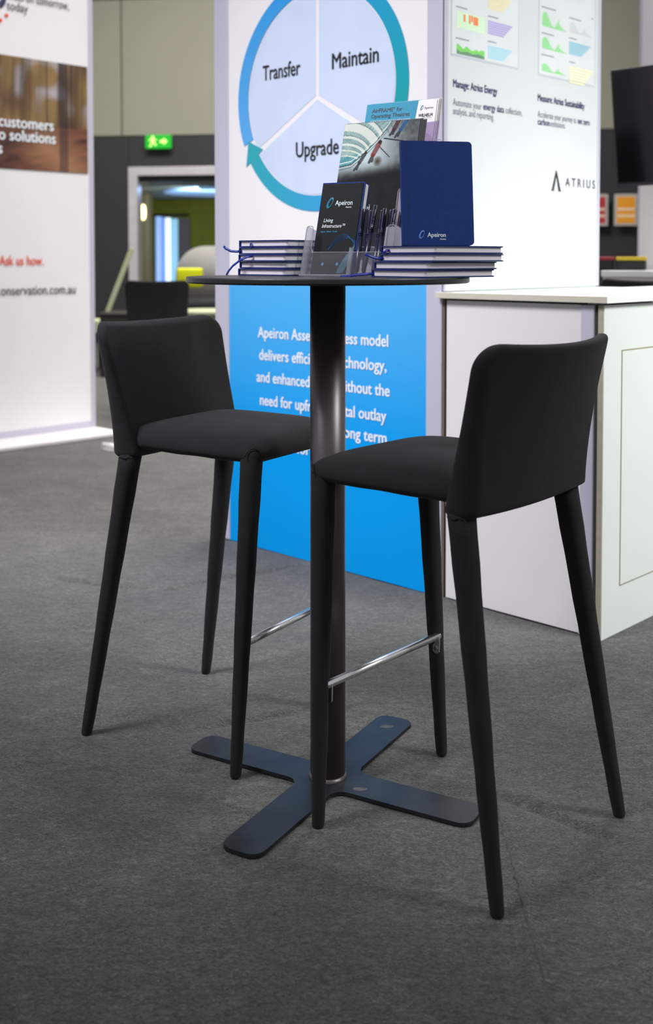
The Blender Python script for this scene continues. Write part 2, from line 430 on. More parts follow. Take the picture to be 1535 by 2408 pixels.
# exit sign
ex = thing('exit_sign', 'green illuminated exit sign with running figure and arrow above the doorway', 'sign', (-2.35, 13.93, 2.49), (0, 0, R(-7)))
obj('sign_box', prism(rrect(0, .335, 0, .172, .02), 0, .03), mat('exit_green', '0a9a22', 0.5, emit=0.45, emitcol='06a01c'), ex)
EXW = mat('exit_sign_glow', 'c8f080', 0.5, emit=0.9, emitcol='c4ee78')
bm = bmesh.new()
prism([(.19, .072), (.235, .072), (.235, .045), (.285, .088), (.235, .131), (.235, .102), (.19, .102)], -.004, 0, bm=bm)
obj('arrow', bm, EXW, ex)
bm = bmesh.new()
prism([(.095 + .015 * math.cos(a * PI / 5), .145 + .015 * math.sin(a * PI / 5)) for a in range(10)], -.004, 0, bm=bm)
for p in ([(.075, .13), (.11, .125), (.115, .08), (.08, .075)], [(.08, .08), (.10, .08), (.07, .02), (.05, .02)], [(.095, .085), (.115, .08), (.145, .05), (.13, .03), (.115, .055)],
          [(.075, .13), (.08, .115), (.055, .09), (.045, .10)], [(.105, .125), (.11, .11), (.145, .10), (.145, .115)]):
    prism(p, -.004, 0, bm=bm)
obj('running_figure', bm, EXW, ex)

# ------------------------------------------------------------------ things seen in the gap on the left
PALE = mat('pale_green_board', 'b9bf9a', 0.6, var=0.05)
DKBOX = mat('dark_brown_case', '2c2824', 0.7, var=0.1)
cb = thing('storage_case', 'dark low storage case under the leaning pale board', 'case', (-1.96, 10.1, 0))
obj('body', B(-.16, .3, -.1, .4, 0, .56, bev=.02), DKBOX, cb)
obj('lid', B(-.165, .305, -.105, .405, .56, .595, bev=.012), DKBOX, cb)
lb = obj('leaning_board', B(-.022, .022, -.008, .008, 0, .63, bev=.003), PALE)
lb.location = (-2.055, 10.05, .60); lb.rotation_euler = (R(-2), R(21), 0); tag(lb, 'narrow pale board leaning to the right beside the door frame', 'board')
be = thing('low_bench', 'low pale bench seen in the gap beside the left white panel', 'bench', (-2.72, 10.6, 0))
obj('bench_top', B(-.62, .52, -.2, .2, .38, .50, bev=.01), PALE, be)
for sx in (-.55, .45):
    for sy in (-.15, .15): obj('leg', B(sx - .02, sx + .02, sy - .02, sy + .02, 0, .38), DKBOX, be)
lc = thing('lounge_chair', 'grey rounded high-back lounge chair with dark seat near the doorway', 'chair', (-1.16, 10.2, 0))
GREYF = mat('grey_upholstery', '8e8a88', 0.85, bump=0.3, bscale=300)
pts = [(-.30, .45)] + [(-.30 + .28 - .28 * math.cos(R(t)), .93 + .28 * math.sin(R(t))) for t in range(0, 91, 10)] + [(.28 - .28 * math.cos(R(t)) , .93 + .28 * math.sin(R(t))) for t in range(90, 181, 10)] + [(.56, .45)]
bm = prism(pts, .1, .2); bmesh.ops.bevel(bm, geom=[e for e in bm.edges if len(e.link_faces) == 2 and e.calc_face_angle(0) > 1], offset=.03, segments=3, affect='EDGES')
obj('backrest', bm, GREYF, lc, True)
obj('seat', B(-.26, .54, -.45, .1, .50, .72, bev=.05, seg=3), mat('black_seat_fabric', '19191b', 0.9), lc, True)
for sx in (-.24, .52):
    for sy in (-.4, .12): obj('leg', tube([(sx * .8 + .02, sy * .8, .5), (sx, sy, 0)], [.02, .012], n=8), PALE, lc)
yc = obj('yellow_cushion', B(-.115, .115, -.05, .05, -.09, .09, bev=.02, seg=3), mat('bright_yellow_fabric', 'd6d800', 0.8), None, True)
yc.location = (-1.28, 9.95, .925 - .01); tag(yc, 'bright yellow cushion against the grey lounge chair', 'cushion')
lt = thing('side_table', 'low pale side table in front of the lounge chair', 'table', (-1.02, 9.2, 0))
bm = lathe([(.28, .62), (.30, .63), (.30, .65), (.29, .66)], 36); obj('tabletop', bm, PALE, lt, True)
obj('stem', tube([(0, 0, .01), (0, 0, .3), (0, 0, .62)], [.05, .03, .16], n=16), PALE, lt, True)
obj('foot', lathe([(.2, 0), (.2, .012), (.05, .02)], 30), PALE, lt)
mg = thing('white_cup', 'small white cup on the edge of the pale side table', 'cup', (-1.235, 9.15, .66))
bm = lathe([(.026, 0), (.034, .03), (.038, .075), (.035, .075), (.03, .02)], 20); obj('body', bm, WHITEP, mg, True)
obj('handle', tube([(-.034, 0, .06), (-.055, 0, .055), (-.058, 0, .035), (-.032, 0, .02)], .005, n=8), WHITEP, mg, True)
pr = thing('rolled_paper', 'scrap of rolled white paper lying on the carpet near left panel', 'paper', (-1.30, 6.2, 0.020), (0, 0, R(-12)))
obj('roll', tube([(0, 0, 0), (.13, 0, -.004)], [.02, .016], n=14), WHITEP, pr, True)
obj('loose_edge', strip([(0.0, -.014, -.015), (.06, -.03, -.018), (.12, -.03, -.018)], .02), WHITEP, pr)

# ------------------------------------------------------------------ left display panel
lp = thing('left_display_panel', 'tall white stand panel at left with forest picture and website address', 'display panel', (-1.493, 6.918, 0), ROT_A)
obj('panel_board', B(-2.6, -.012, .004, .08, .02, 3.6), WHITEG, lp)
obj('edge_profile', B(-.035, 0, 0, .085, .02, 3.6, bev=.004), ALU, lp)
obj('base_profile', B(-2.6, -.036, 0, .004, .02, .06), ALU, lp)
def forest(u, w):
    edge = .40 + .05 * vnoise(u * 9, 1, 4) + .10 * max(0, .75 - u) * .4
    if w > edge:
        q = (w - edge) / (1 - edge)
        c = mixc(lin('5e3f2a'), lin('9a7c4c'), vnoise(u * 11, w * 5, 2))
        c = mixc(c, lin('b9b6c0'), max(0, vnoise(u * 22, w * 7, 8) - .5) * 1.9 * min(1, q * 2))
        for sc, sd, st_ in ((38, 1, .55), (75, 6, .4), (140, 9, .3)):
            n = vnoise((u + .02 * vnoise(0, w * 3, sd)) * sc, w * 1.2, sd)
            c = mixc(c, lin('33221f'), max(0, n - .55) * 2.6 * st_)
        if .862 < u < .905: c = mixc(c, lin('2c1e24'), .8)
        if .915 < u < .93 or .80 < u < .812: c = mixc(c, lin('3a2828'), .6)
    else:
        n = vnoise((u - .3) * 16 + (1 - w) * 6, w * 26 - u * 8, 5); c = mixc(lin('40231d'), lin('85523c'), n)
        k = abs((u - .70) - (edge - w) * .55); c = mixc(lin('a87a58'), c, k * 4 + .15)
        k = abs((u - .74) + (edge - w) * .5); c = mixc(lin('3a2024'), c, k * 5 + .3)
        if .862 < u < .905: c = mixc(c, lin('2c1e24'), .6)
    return c
grid_print('forest_picture', -1.55, -.045, 1.622, 2.287, 260, 100, forest, vcmat('printed_picture', 0.6), lp, -.002)
DKG = mat('dark_grey_ink', '45454a')
text('customers', -.662, -.290, 1.868, .064, WHITEINK, lp, -.006, bold=.02)
text('our', -.70, None, 1.868, .064, WHITEINK, lp, -.006, bold=.02, anchor='r')
text('to solutions', -.694, -.278, 1.790, .064, WHITEINK, lp, -.006, bold=.02)
text('systems', -.637, None, 1.708, .064, WHITEINK, lp, -.006, anchor='r', bold=.02)
text('Ask us how.', -.664, -.366, 1.050, .056, ORANGE, lp, -.002, bold=.012)
text('onservation.com.au', -.655, -.143, .872, .056, DKG, lp, -.002, bold=.004)
text('www.c', -.662, None, .872, .056, DKG, lp, -.002, anchor='r', bold=.004)
text('Focus on tomorrow,', -.600, -.171, 2.620, .052, DKG, lp, -.002, bold=.002)
text('today', -.595, -.455, 2.556, .052, DKG, lp, -.002, bold=.002)
for (cx, cz, r) in ((-.597, 2.52, .011), (-.638, 2.485, .012), (-.67, 2.46, .012), (-.68, 2.55, .012)):
    obj('orange_dot', prism([(cx + r * math.cos(k * PI / 6), cz + r * math.sin(k * PI / 6)) for k in range(12)], -.003, .004), ORANGE, lp)
bm = bmesh.new()
prism([(-.66 + .06 * math.cos(R(t)), 2.61 + .06 * math.sin(R(t))) for t in range(-70, 71, 10)] + [(-.66 + .03 * math.cos(R(t)), 2.62 + .035 * math.sin(R(t))) for t in range(60, -61, -10)], -.003, .004, bm=bm)
obj('dark_emblem', bm, INKNAVY, lp)
pb = obj('panel_platform', B(-2.8, .0, -.30, .3, 0, .02, bev=.003), WHITEP); pb.location = lp.location; pb.rotation_euler = ROT_A
tag(pb, 'low white platform slab the left display panel stands on', 'platform')

# ------------------------------------------------------------------ centre display panel with the circle diagram
cp = thing('centre_display_panel', 'tall white and blue stand panel with ring diagram behind the bar table', 'display panel', O, ROT_B)
FR = mat('panel_core', 'd0cdd6', 0.6)
obj('core', B(-1.10, -.03, .012, .10, 0, 3.2), FR, cp)
def gradb(u, w):
    return mixc(lin('009cec'), lin('52b0ec'), (w - .45) * 1.9)
obj('white_graphic', B(-1.045, -.078, .004, .012, 1.004, 3.2), WHITEG, cp)
grid_print('blue_graphic', -1.045, -.078, 0.0, 1.004, 2, 40, gradb, vcmat('printed_blue', 0.7, spec=.12), cp, .004)
obj('post', B(-1.127, -1.045, 0, .11, 0, 3.2, bev=.004), ALU, cp)
obj('post', B(-.078, -.014, 0, .11, 0, 3.2, bev=.004), ALU, cp)
obj('joint', B(-.014, -.006, .006, .11, 0, 3.2), mat('brown_joint', '6b604e', .7), cp)
CX, CZ, RI, RO = -.571, 1.672, .362, .418
disc = [(CX + .36 * math.cos(R(t)), CZ + .36 * math.sin(R(t))) for t in range(0, 360, 4)]
def sector(a0, a1, r, off):
    am = R((a0 + a1) / 2); half = (a1 - a0) / 2
    cx = CX + off / math.sin(R(half)) * math.cos(am); cz = 1.655 + off / math.sin(R(half)) * math.sin(am)
    pts = [(cx, cz)]
    for t in range(int(a0), int(a1) + 1, 3):
        px, pz = CX + r * math.cos(R(t)), CZ + r * math.sin(R(t))
        # keep clear of the two spokes
        for aa, sg in ((a0, 1), (a1, -1)):
            nx_, nz_ = -math.sin(R(aa)) * sg, math.cos(R(aa)) * sg
            dd = (px - CX) * nx_ + (pz - 1.655) * nz_
            if dd < off: px += nx_ * (off - dd); pz += nz_ * (off - dd)
        pts.append((px, pz))
    return pts
LB = mat('pale_blue_print', 'cdd9f1', 0.6)
for a0, a1 in ((-30, 90), (90, 210), (210, 330)):
    obj('diagram_segment', prism(sector(a0, a1, .358, .008), .0028, .004), LB, cp)
def ring_piece(a0, a1, c0, c1, head):
    vs = []; fs = []; cl = []
    n = 60
    for i in range(n + 1):
        t = R(a0 + (a1 - a0) * i / n)
        c = mixc(lin(c0), lin(c1), i / n)
        for r in (RI, RO): vs.append((CX + r * math.cos(t), .0022, CZ + r * math.sin(t))); cl.append(c)
        if i: k = 2 * i; fs.append((k - 2, k, k + 1, k - 1))
    if head:
        t = R(a1); s = 1 if a1 > a0 else -1; tt = R(a1 + s * 11)
        b = len(vs)
        for r, q in ((RI - .028, t), (RO + .028, t), ((RI + RO) / 2 , tt)): vs.append((CX + r * math.cos(q), .0021, CZ + r * math.sin(q))); cl.append(lin(c1))
        fs.append((b, b + 1, b + 2))
    me = bpy.data.meshes.new('ring_arrow'); me.from_pydata(vs, [], fs)
    ca = me.color_attributes.new('print', 'FLOAT_COLOR', 'POINT')
    for k, q in enumerate(cl): ca.data[k].color = (*q, 1)
    return link('ring_arrow', me, vcmat('printed_ring', 0.55), cp)
ring_piece(203, 94, '5aa9e8', '0094de', False)
ring_piece(94, -28, '0098e0', '00a098', True)
ring_piece(-38, -147, '3a96e6', '2ca6b4', True)
text('Transfer', -.852, -.654, 1.742, .053, INK, cp, .0012, bold=.016)
text('Maintain', -.499, -.283, 1.742, .053, INK, cp, .0012, bold=.016)
text('Upgrade', -.678, -.466, 1.450, .053, INK, cp, .0012, bold=.016)
for s, x0, x1, z in (("Apeiron Assets\u2019 business model", -.883, -.239, .794), ('delivers efficiency, technology,', -.876, -.246, .711), ('and enhanced value without the', -.890, -.232, .628),
                     ('need for upfront capital outlay', -.872, -.247, .542), ('returns on strong long term', -.85, -.245, .468), ('for assets', -.675, -.465, .384)):
    text(s, x0, x1, z, .039, WHITEINK, cp, .002, bold=.022)

# ------------------------------------------------------------------ side display panel (back-lit) above the counter
LBOX = mat('backlit_white_fabric', 'd2d4d8', 0.6, var=0.005, emit=0.03, emitcol='f6f8fb')
ap = thing('backlit_display_panel', 'bright back-lit white panel with dashboard charts above the white counter', 'display panel', O, ROT_A)
obj('lit_face', B(0.012, .925, .002, .010, .983, 3.2), LBOX, ap)
obj('light_box', B(.115, .94, .010, .09, 0, 3.2), FR, ap)
obj('edge_profile', B(.925, .945, 0, .09, .983, 3.2, bev=.002), ALU, ap)
obj('edge_profile', B(.0, .012, .001, .008, .983, 3.2), ALU, ap)
SHEET = mat('screen_picture_white', 'dadbdf', 0.6, emit=0.03, emitcol='fafafc')
SHD = mat('printed_soft_border', 'c0c3ce', 0.6, emit=0.03, emitcol='cfd2de')
for x0, x1, z0 in ((.030, .397, 1.736), (.526, .896, 1.733)):
    obj('dashboard_border', B(x0 - .003, x1 + .004, .0013, .002, z0 - .006, 2.4), SHD, ap)
    obj('dashboard_sheet', B(x0, x1, .0008, .0014, z0, 2.4), SHEET, ap)
def inkm(h): return mat('chart_ink_' + h, h, 0.6, emit=0.02, emitcol=h)
def bars_h(x0, x1, z0, z1, n, col, lens=None):
    bm = bmesh.new(); hgt = (z1 - z0) / n
    for i in range(n):
        l = (lens[i] if lens else 1 - i * .07)
        box(bm, x0, x0 + (x1 - x0) * l, .0002, .0008, z1 - (i + .85) * hgt, z1 - (i + .15) * hgt)
    obj('bar_chart', bm, inkm(col), ap)
def hist(x0, x1, z0, z1, n, col, f):
    bm = bmesh.new(); w = (x1 - x0) / n
    for i in range(n):
        box(bm, x0 + i * w, x0 + (i + .8) * w, .0002, .0008, z0, z0 + (z1 - z0) * max(.05, f(i / (n - 1))))
    obj('histogram', bm, inkm(col), ap)
bars_h(.223, .36, 1.825, 1.871, 6, 'b4a6de'); bars_h(.224, .36, 1.746, 1.790, 6, 'a9d8ea'); bars_h(.222, .355, 1.908, 1.955, 6, 'f0e3b4')
two = lambda t: .55 + .45 * math.sin(t * 9 + .6) if t < .7 else 1.2 * (1 - t)
for z0, z1 in ((1.902, 1.952), (1.824, 1.865), (1.745, 1.773)): hist(.545, .705, z0, z1, 22, '9be09a', two)
hist(.723, .885, 1.907, 1.945, 18, 'd3d4da', two)
bars_h(.72, .866, 1.826, 1.873, 7, '8cc4dc'); bars_h(.722, .885, 1.722, 1.786, 6, 'f3ebc8')
hist(.055, .205, 1.739, 1.775, 30, '86dc6e', lambda t: .55 + .35 * vnoise(t * 9, 2, 6) + .1 * math.sin(t * 20))
hist(.055, .205, 1.739, 1.752, 30, 'b6b6d8', lambda t: .6 + .4 * vnoise(t * 9, 5, 7))
obj('heat_map', B(.055, .205, .0004, .0008, 1.822, 1.874), inkm('d7efd0'), ap)
bm = bmesh.new()
for (a, b, c_, d_) in ((.09, .10, 1.845, 1.868), (.118, .127, 1.842, 1.87), (.13, .14, 1.85, 1.87), (.143, .168, 1.842, 1.868)): box(bm, a, b, .0, .0004, c_, d_)
obj('heat_map_marks', bm, inkm('f48a5c'), ap)
bm = bmesh.new()
for (a, b, z) in ((.05, .11, 1.885), (.223, .28, 1.882), (.05, .12, 1.786), (.223, .27, 1.80), (.225, .30, 1.966), (.54, .62, 1.875), (.54, .62, 1.80), (.72, .77, 1.883), (.72, .76, 1.797), (.54, .63, 1.965), (.72, .80, 1.955), (.87, .885, 1.975)):
    obj('chart_caption', B(a, b, .0002, .0008, z, z + .004), inkm('9a9aac'), ap)
LI = mat('navy_print_on_lit_fabric', '2b2864', 0.6); LG = mat('grey_print_on_lit_fabric', '77778c', 0.6)
text('Manage: Atrius Energy', .038, .278, 1.632, .024, LI, ap, .001, bold=.02)
text('Automate your', .038, .19, 1.574, .022, LG, ap, .001, bold=0); text('energy data', .200, .318, 1.576, .022, LI, ap, .001, bold=.012); text('collection,', .326, .424, 1.576, .022, LG, ap, .001, bold=0)
text('analysis, and reporting.', .038, .26, 1.546, .022, LG, ap, .001, bold=0)
text('Measure: Atrius Sustainability', .520, .831, 1.638, .024, LI, ap, .001, bold=.02)
text('Accelerate your journey to', .521, .775, 1.582, .022, LG, ap, .001, bold=0); text('net zero', .785, .868, 1.582, .022, LI, ap, .001, bold=.014)
text('carbon', .521, .598, 1.556, .022, LI, ap, .001, bold=.014); text('emissions.', .604, .701, 1.556, .022, LG, ap, .001, bold=0)
DG = mat('charcoal_print', '39393c', .6)
bm = bmesh.new()
for k in range(3):
    o_ = .006 * k
    for sg in (-1, 1):
        x_ = .643
        prism([(x_ + sg * (.028 - o_), 1.328), (x_ + sg * (.031 - o_), 1.328), (x_ + sg * (.002 - o_ * .2), 1.402 - o_ * 1.2), (x_ - sg * .001, 1.402 - o_ * 1.2)][::sg], .0005, .002, bm=bm)
obj('peak_emblem', bm, DG, ap)
text('A T R I U S', .704, .910, 1.350, .030, DG, ap, .001, bold=.008)

# ------------------------------------------------------------------ white counter
ct = thing('white_counter', 'white display counter with aluminium corner post right of the blue panel', 'counter', O, ROT_B)
obj('front_panel', B(.004, .488, .004, .02, .004, .955), WHITEP, ct)
obj('corner_post', B(.488, .532, 0, .05, 0, .955, bev=.004), ALU, ct)
obj('corner_joint', B(.532, .545, .008, .05, 0, .955), GAP, ct)
sp = obj('side_panel', B(.546, .565, .0, 1.19, 0, .955), WHITES, ct)
obj('board_edge', B(.5462, .562, -.0015, .0, 0, .955), MDF, ct)
obj('top_rail', B(.004, .488, .006, .04, .955, .962), GAP, ct)
obj('back_panel', B(.10, .546, 1.17, 1.19, 0, .955), WHITEP, ct)
# side door recessed behind a thin shadow gap
bm = B(.565, .567, .10, .62, .138, .822)
obj('door_gap', B(.5652, .5658, .098, .602, .136, .824), mat('olive_gap', '8a8468', .8), ct)
obj('door', B(.5655, .5665, .1015, .5985, .1395, .8205), WHITES, ct)
bm.free()
wt = obj('worktop', prism([(-.022, -.022), (.585, -.022), (.585, 1.21), (.10, 1.21), (.10, .948), (.004, .948), (.004, -.002), (-.022, -.002)], .962, .981, 'z'), WORK)
wt.location = O; wt.rotation_euler = ROT_B
tag(wt, 'white laminate worktop lying on the white counter below the back-lit panel', 'worktop')
ed = obj('edge_band', prism([(-.0225, -.0228), (.5855, -.0228), (.5855, -.022), (-.0225, -.022)], .963, .980, 'z'), mat('worktop_edge', 'd2cbbb', .5), wt)

# ------------------------------------------------------------------ behind the counter on the right
TVL = Vector((1.262, 5.05, 0))
wp = thing('white_partition', 'white partition behind the television at far right', 'partition', (1.50, 5.30, 0), ROT_B)
obj('board', B(0, 1.4, 0, .04, 0, 3.4), WHITEG, wp); obj('edge_profile', B(-.012, 0, -.004, .044, 0, 3.4), ALU, wp)
tv = thing('wall_television', 'black flat television tilted forward on the white partition at far right', 'television', (1.305, 5.0, 1.415), (R(7.5), 0, R(-A_DEG)))
obj('screen_housing', B(0, .97, 0, .045, 0, .525, bev=.006), mat('black_tv_plastic', '1b1b1e', .35), tv)
obj('screen', B(.012, .958, -.0015, 0, .018, .513), mat('black_glass_screen', '08080c', .08), tv)
obj('bezel_strip', B(0, .97, -.003, 0, 0, .012), mat('tv_bezel', '3a3a3e', .3), tv)
obj('wall_bracket', B(.42, .56, .045, .15, .2, .4), mat('black_rail', '0c0c0e'), tv)
bc = thing('back_counter', 'white shelf counter behind the television area at far right', 'counter', (1.24, 4.97, 0), ROT_B)
obj('worktop', B(-.0, 1.5, -.02, .39, 1.006, 1.034, bev=.003), WORK, bc)
obj('front_panel', B(.0, 1.5, 0, .02, 0, 1.006), WHITEP, bc)
obj('side_panel', B(.0, .02, .02, .39, 0, 1.006), WHITEP, bc)
for nm, x_, y_, w_, col, lab in (('case_with_red_lid', 1.285, 5.16, .10, '8f2f36', 'black case with dark red lid on the back counter'), ('case_with_yellow_lid', 1.405, 5.10, .13, 'c3a81c', 'black case with yellow lid on the back counter')):
    t = thing('storage_box', lab, 'box', (x_, y_, 1.035), (0, 0, R(-20)))
    obj('body', B(-w_ / 2, w_ / 2, -.05, .05, 0, .045, bev=.004), mat('black_case', '141416', .5), t)
    obj('lid', B(-w_ / 2 - .002, w_ / 2 + .002, -.052, .052, .045, .062, bev=.004), mat('lid_' + col, col, .5), t)
# framed notices on the hall wall
for k, (xl, col, lab) in enumerate(((3.428, 'e79a1a', 'orange poster in pale frame on the dark hall wall'), (3.082, 'b02a3c', 'red poster in pale frame half hidden behind the back-lit panel'))):
    t = thing('framed_poster', lab, 'poster', (xl, 13.22 + .04 * k, 1.489), (0, 0, R(-7)))
    obj('frame', B(0, .272, 0, .03, 0, .382, bev=.004), mat('pale_frame', 'b9b2aa', .5), t)
    obj('print', B(.03, .242, -.003, 0, .032, .350), mat('poster_' + col, col, .6), t)
    bm = bmesh.new()
    for row, (z_, n_) in enumerate(((.20, 5), (.12, 5))):
        for i in range(n_):
            cx = .055 + i * .040
            a_ = [(cx + .016 * math.cos(q * PI / 4), z_ + .02 * math.sin(q * PI / 4)) for q in range(8)]
            prism(a_, -.0045, -.003, bm=bm)
    obj('pale_lettering', bm, mat('poster_cream', 'f2e2c8', .6), t)

# ------------------------------------------------------------------ bar stools
def smooth01(t): t = max(0, min(1, t)); return t * t * (3 - 2 * t)
def seat_mesh():
    bm = bmesh.new(); nu, nv = 44, 40
    xa, xb = -.165, .214; rc = .034; RR = .030
    top = []; bot = []
    L_ = xb - xa
    for i in range(nu + 1):
        t = .5 - .5 * math.cos(PI * i / nu); x = xa + L_ * t
        hw0 = .178 + .012 * t
        e = min(x - xa, xb - x); k = max(0, rc - e); hw = hw0 - rc + math.sqrt(max(0, rc * rc - k * k))
        ra = []; rb = []
        for j in range(nv + 1):
            s = math.cos(PI * j / nv) * -1; y = hw * s
            ed = min(e, hw * (1 - abs(s)))
            q = math.sqrt(max(0, 1 - (1 - min(ed / RR, 1)) ** 2))
            crown = .024 * (1 - (2 * t - 1) ** 4) * (1 - s ** 4) + .004 * (1 - t)
            sag = -.003 * math.exp(-((s * .9) ** 2 + (t - .5) ** 2) * 12)
            zt = .698 + crown + sag; zb = .657 - .0006 * math.sin(t * 20)
            zm = .674
            ra.append(bm.verts.new((x, y, zm + q * (zt - zm)))); rb.append(bm.verts.new((x, y, zm - q * (zm - zb))))
        top.append(ra); bot.append(rb)
    for g, fl in ((top, False), (bot, True)):
        for i in range(nu):
            for j in range(nv):
                f = (g[i][j], g[i + 1][j], g[i + 1][j + 1], g[i][j + 1])
                bm.faces.new(f[::-1] if fl else f)
    bmesh.ops.remove_doubles(bm, verts=bm.verts[:], dist=1e-5)
    return bm
def back_point(u, v):
    """u -1..1 across, v 0..1 up -> centre point, half width, thickness"""
    z0, z1 = .640, .948; rt, rb = .050, .016
    z = z0 + (z1 - z0) * v; t = v
    hw0 = .2015 + .0185 * (t ** 1.2)
    kt = max(0, rt - (z1 - z)); kb = max(0, rb - (z - z0))
    hw = hw0
    if kt: hw = hw0 - rt + math.sqrt(max(0, rt * rt - kt * kt))
    if kb: hw = hw0 - rb + math.sqrt(max(0, rb * rb - kb * kb))
    w = hw * u
    lean = -.143 - .059 * t ** 1.3
    bul = (1 - (w / .22) ** 2) * (.012 + .038 * t)
    zz = z - .010 * (1 - (w / .22) ** 2) * t ** 3 - .004 * (1 - (w / .20) ** 2) * (1 - t) ** 4
    ed = min(z1 - z, z - z0, hw * (1 - abs(u)))
    th = .074 * (1 - t) ** 2 + .030 * (1 - (1 - t) ** 2); RR = min(.020, th * .55)
    q = math.sqrt(max(0, 1 - (1 - min(ed / RR, 1)) ** 2))
    return lean - bul, w, zz, th * q / 2
def back_mesh():
    bm = bmesh.new(); nu, nv = 44, 56; F = []; K = []
    for i in range(nv + 1):
        v = .5 - .5 * math.cos(PI * i / nv); ra = []; rb = []
        for j in range(nu + 1):
            u = -math.cos(PI * j / nu)
            x, w, z, h = back_point(u, v)
            ra.append(bm.verts.new((x + h, w, z))); rb.append(bm.verts.new((x - h, w, z)))
        F.append(ra); K.append(rb)
    for g in (F, K):
        for i in range(nv):
            for j in range(nu): bm.faces.new((g[i][j], g[i + 1][j], g[i + 1][j + 1], g[i][j + 1]))
    bmesh.ops.remove_doubles(bm, verts=bm.verts[:], dist=1e-5)
    return bm
def leg_bm(top, foot, r0, r1, dome=False):
    T, Fp = Vector(top), Vector(foot); path = []; rad_ = []
    for k in range(15):
        t = k / 14; p = Fp.lerp(T, t)
        rr = r1 + (r0 - r1) * t ** .9 + .0005 * math.sin(t * 31) * (1 if 0 < k < 14 else 0)
        path.append(p); rad_.append(rr)
    if dome:
        d = (T - Fp).normalized()
        for q, f in ((.007, .92), (.013, .72), (.016, .4)): path.append(T + d * q); rad_.append(r0 * f)
    path.insert(1, path[0] + Vector((0, 0, .004))); rad_.insert(1, rad_[0]); rad_[0] *= .9
    return tube(path, rad_, n=16, sq=2.6)
def make_stool(label):
    t = thing('bar_stool', label, 'bar stool')
    obj('seat', seat_mesh(), FABRIC, t, True)
    bk = obj('backrest', back_mesh(), FABRIC, t, True)
    # piping seam round the back face
    pp = []
    for k in range(61):
        f = k / 60
        if f < .25: u, v = -.965, f / .25 * .90 + .05
        elif f < .75: u, v = -.965 + 1.93 * (f - .25) / .5, .95 + .035 * min(1, 8 * (.5 - abs(.5 - (f - .25) / .5)))
        else: u, v = .965, .95 - (f - .75) / .25 * .90
        x, w, z, h = back_point(u, v); pp.append((x - h * .75 - .0008, w, z))
    obj('seam', tube(pp, .0011, n=6), FABSEAM, bk, True)
    for s in (-1, 1):
        fl_ = obj('leg', leg_bm((.186, .166 * s, .676), (.168, .202 * s, 0), .0226, .0112, True), FABRIC, t, True)
        # arched piping where the front leg meets the seat
        ar = []
        for k in range(15):
            a = PI * (.16 + .68 * k / 14)
            cx, cy = .186, .166 * s
            tang = Vector((-s * .7071, .7071 * 1, 0)) if s > 0 else Vector((.7071, .7071, 0))
            out = Vector((.7071, .7071 * s, 0))
            base = Vector((cx, cy, 0)) + out * (.0222 - .002 * math.sin(a)) + tang * (.0205 * math.cos(a))
            ar.append((base.x, base.y, .662 + .030 * math.sin(a)))
        obj('seam', tube(ar, .0013, n=6), FABSEAM, fl_, True)
        rl = obj('leg', leg_bm((-.141, .1765 * s, .655), (-.245, .2176 * s, 0), .0238, .0112), FABRIC, t, True)
        d_ = Vector((-.245 + .141, (.2176 - .1765) * s, -.655)); p0 = Vector((-.141, .1765 * s, .655))
        sm = [p0 + d_ * f + Vector((-1, s, 0)).normalized() * (.0248 - (.0130) * f ** 1.0) for f in (.03, .2, .4, .6, .8, .97)]
        obj('seam', tube(sm, .0010, n=5), FABSEAM, rl, True)
        hm = [p0 + d_ * .018 + Vector(((.0238) * math.cos(k * PI / 10) * (1 + .02 * math.sin(k * 5)), (.0238) * math.sin(k * PI / 10), .0018 * math.sin(k * 2.3))) for k in range(21)]
        obj('gathered_hem', tube(hm, .0022, n=8, cap=False), FABRIC, rl, True)
        obj('foot_glide', tube([(-.2458, .2178 * s, 0), (-.2452, .2177 * s, .006)], .0105, n=14), FABSEAM, rl)
        obj('foot_glide', tube([(.168, .202 * s, 0), (.168, .202 * s, .006)], .0105, n=14), FABSEAM, fl_)
    fr = obj('footrest', tube([(.164, -.183, .27), (.164, .183, .27)], .0078, n=20), CHROME, t, True)
    for s in (-1, 1):
        obj('end_bracket', prism([(.156, .238), (.160, .234), (.168, .234), (.172, .238), (.173, .272), (.155, .272)], 0.0, .003), CHROME, fr).location = (0, (.1735 if s > 0 else -.1765), 0)
        obj('bolt', tube([(.164, .170 * s, .245), (.164, .1745 * s, .245)], .0045, n=10), mat('bolt_steel', '9a9a9c', .3, .9), fr)
    return t
G = 'black fabric bar stools'
st = make_stool('black fabric bar stool left of the table pole, seat facing right')
st.location = (-.2347, 2.511, 0); st.rotation_euler = (0, 0, R(-32.0)); st['group'] = G
dup(st, (.2358, 2.0898, 0), (0, 0, R(138.6)), 'black fabric bar stool nearest the camera, its back turned towards the counter', G)
dup(st, (-1.19, 7.55, 0), (0, 0, R(96)), 'distant blurred black bar stool in the gap left of the blue panel', G)
dup(st, (1.419, 4.461, 0), (0, 0, R(46)), 'black stool behind the white counter, only its backrest top showing', G, scale=1.068)

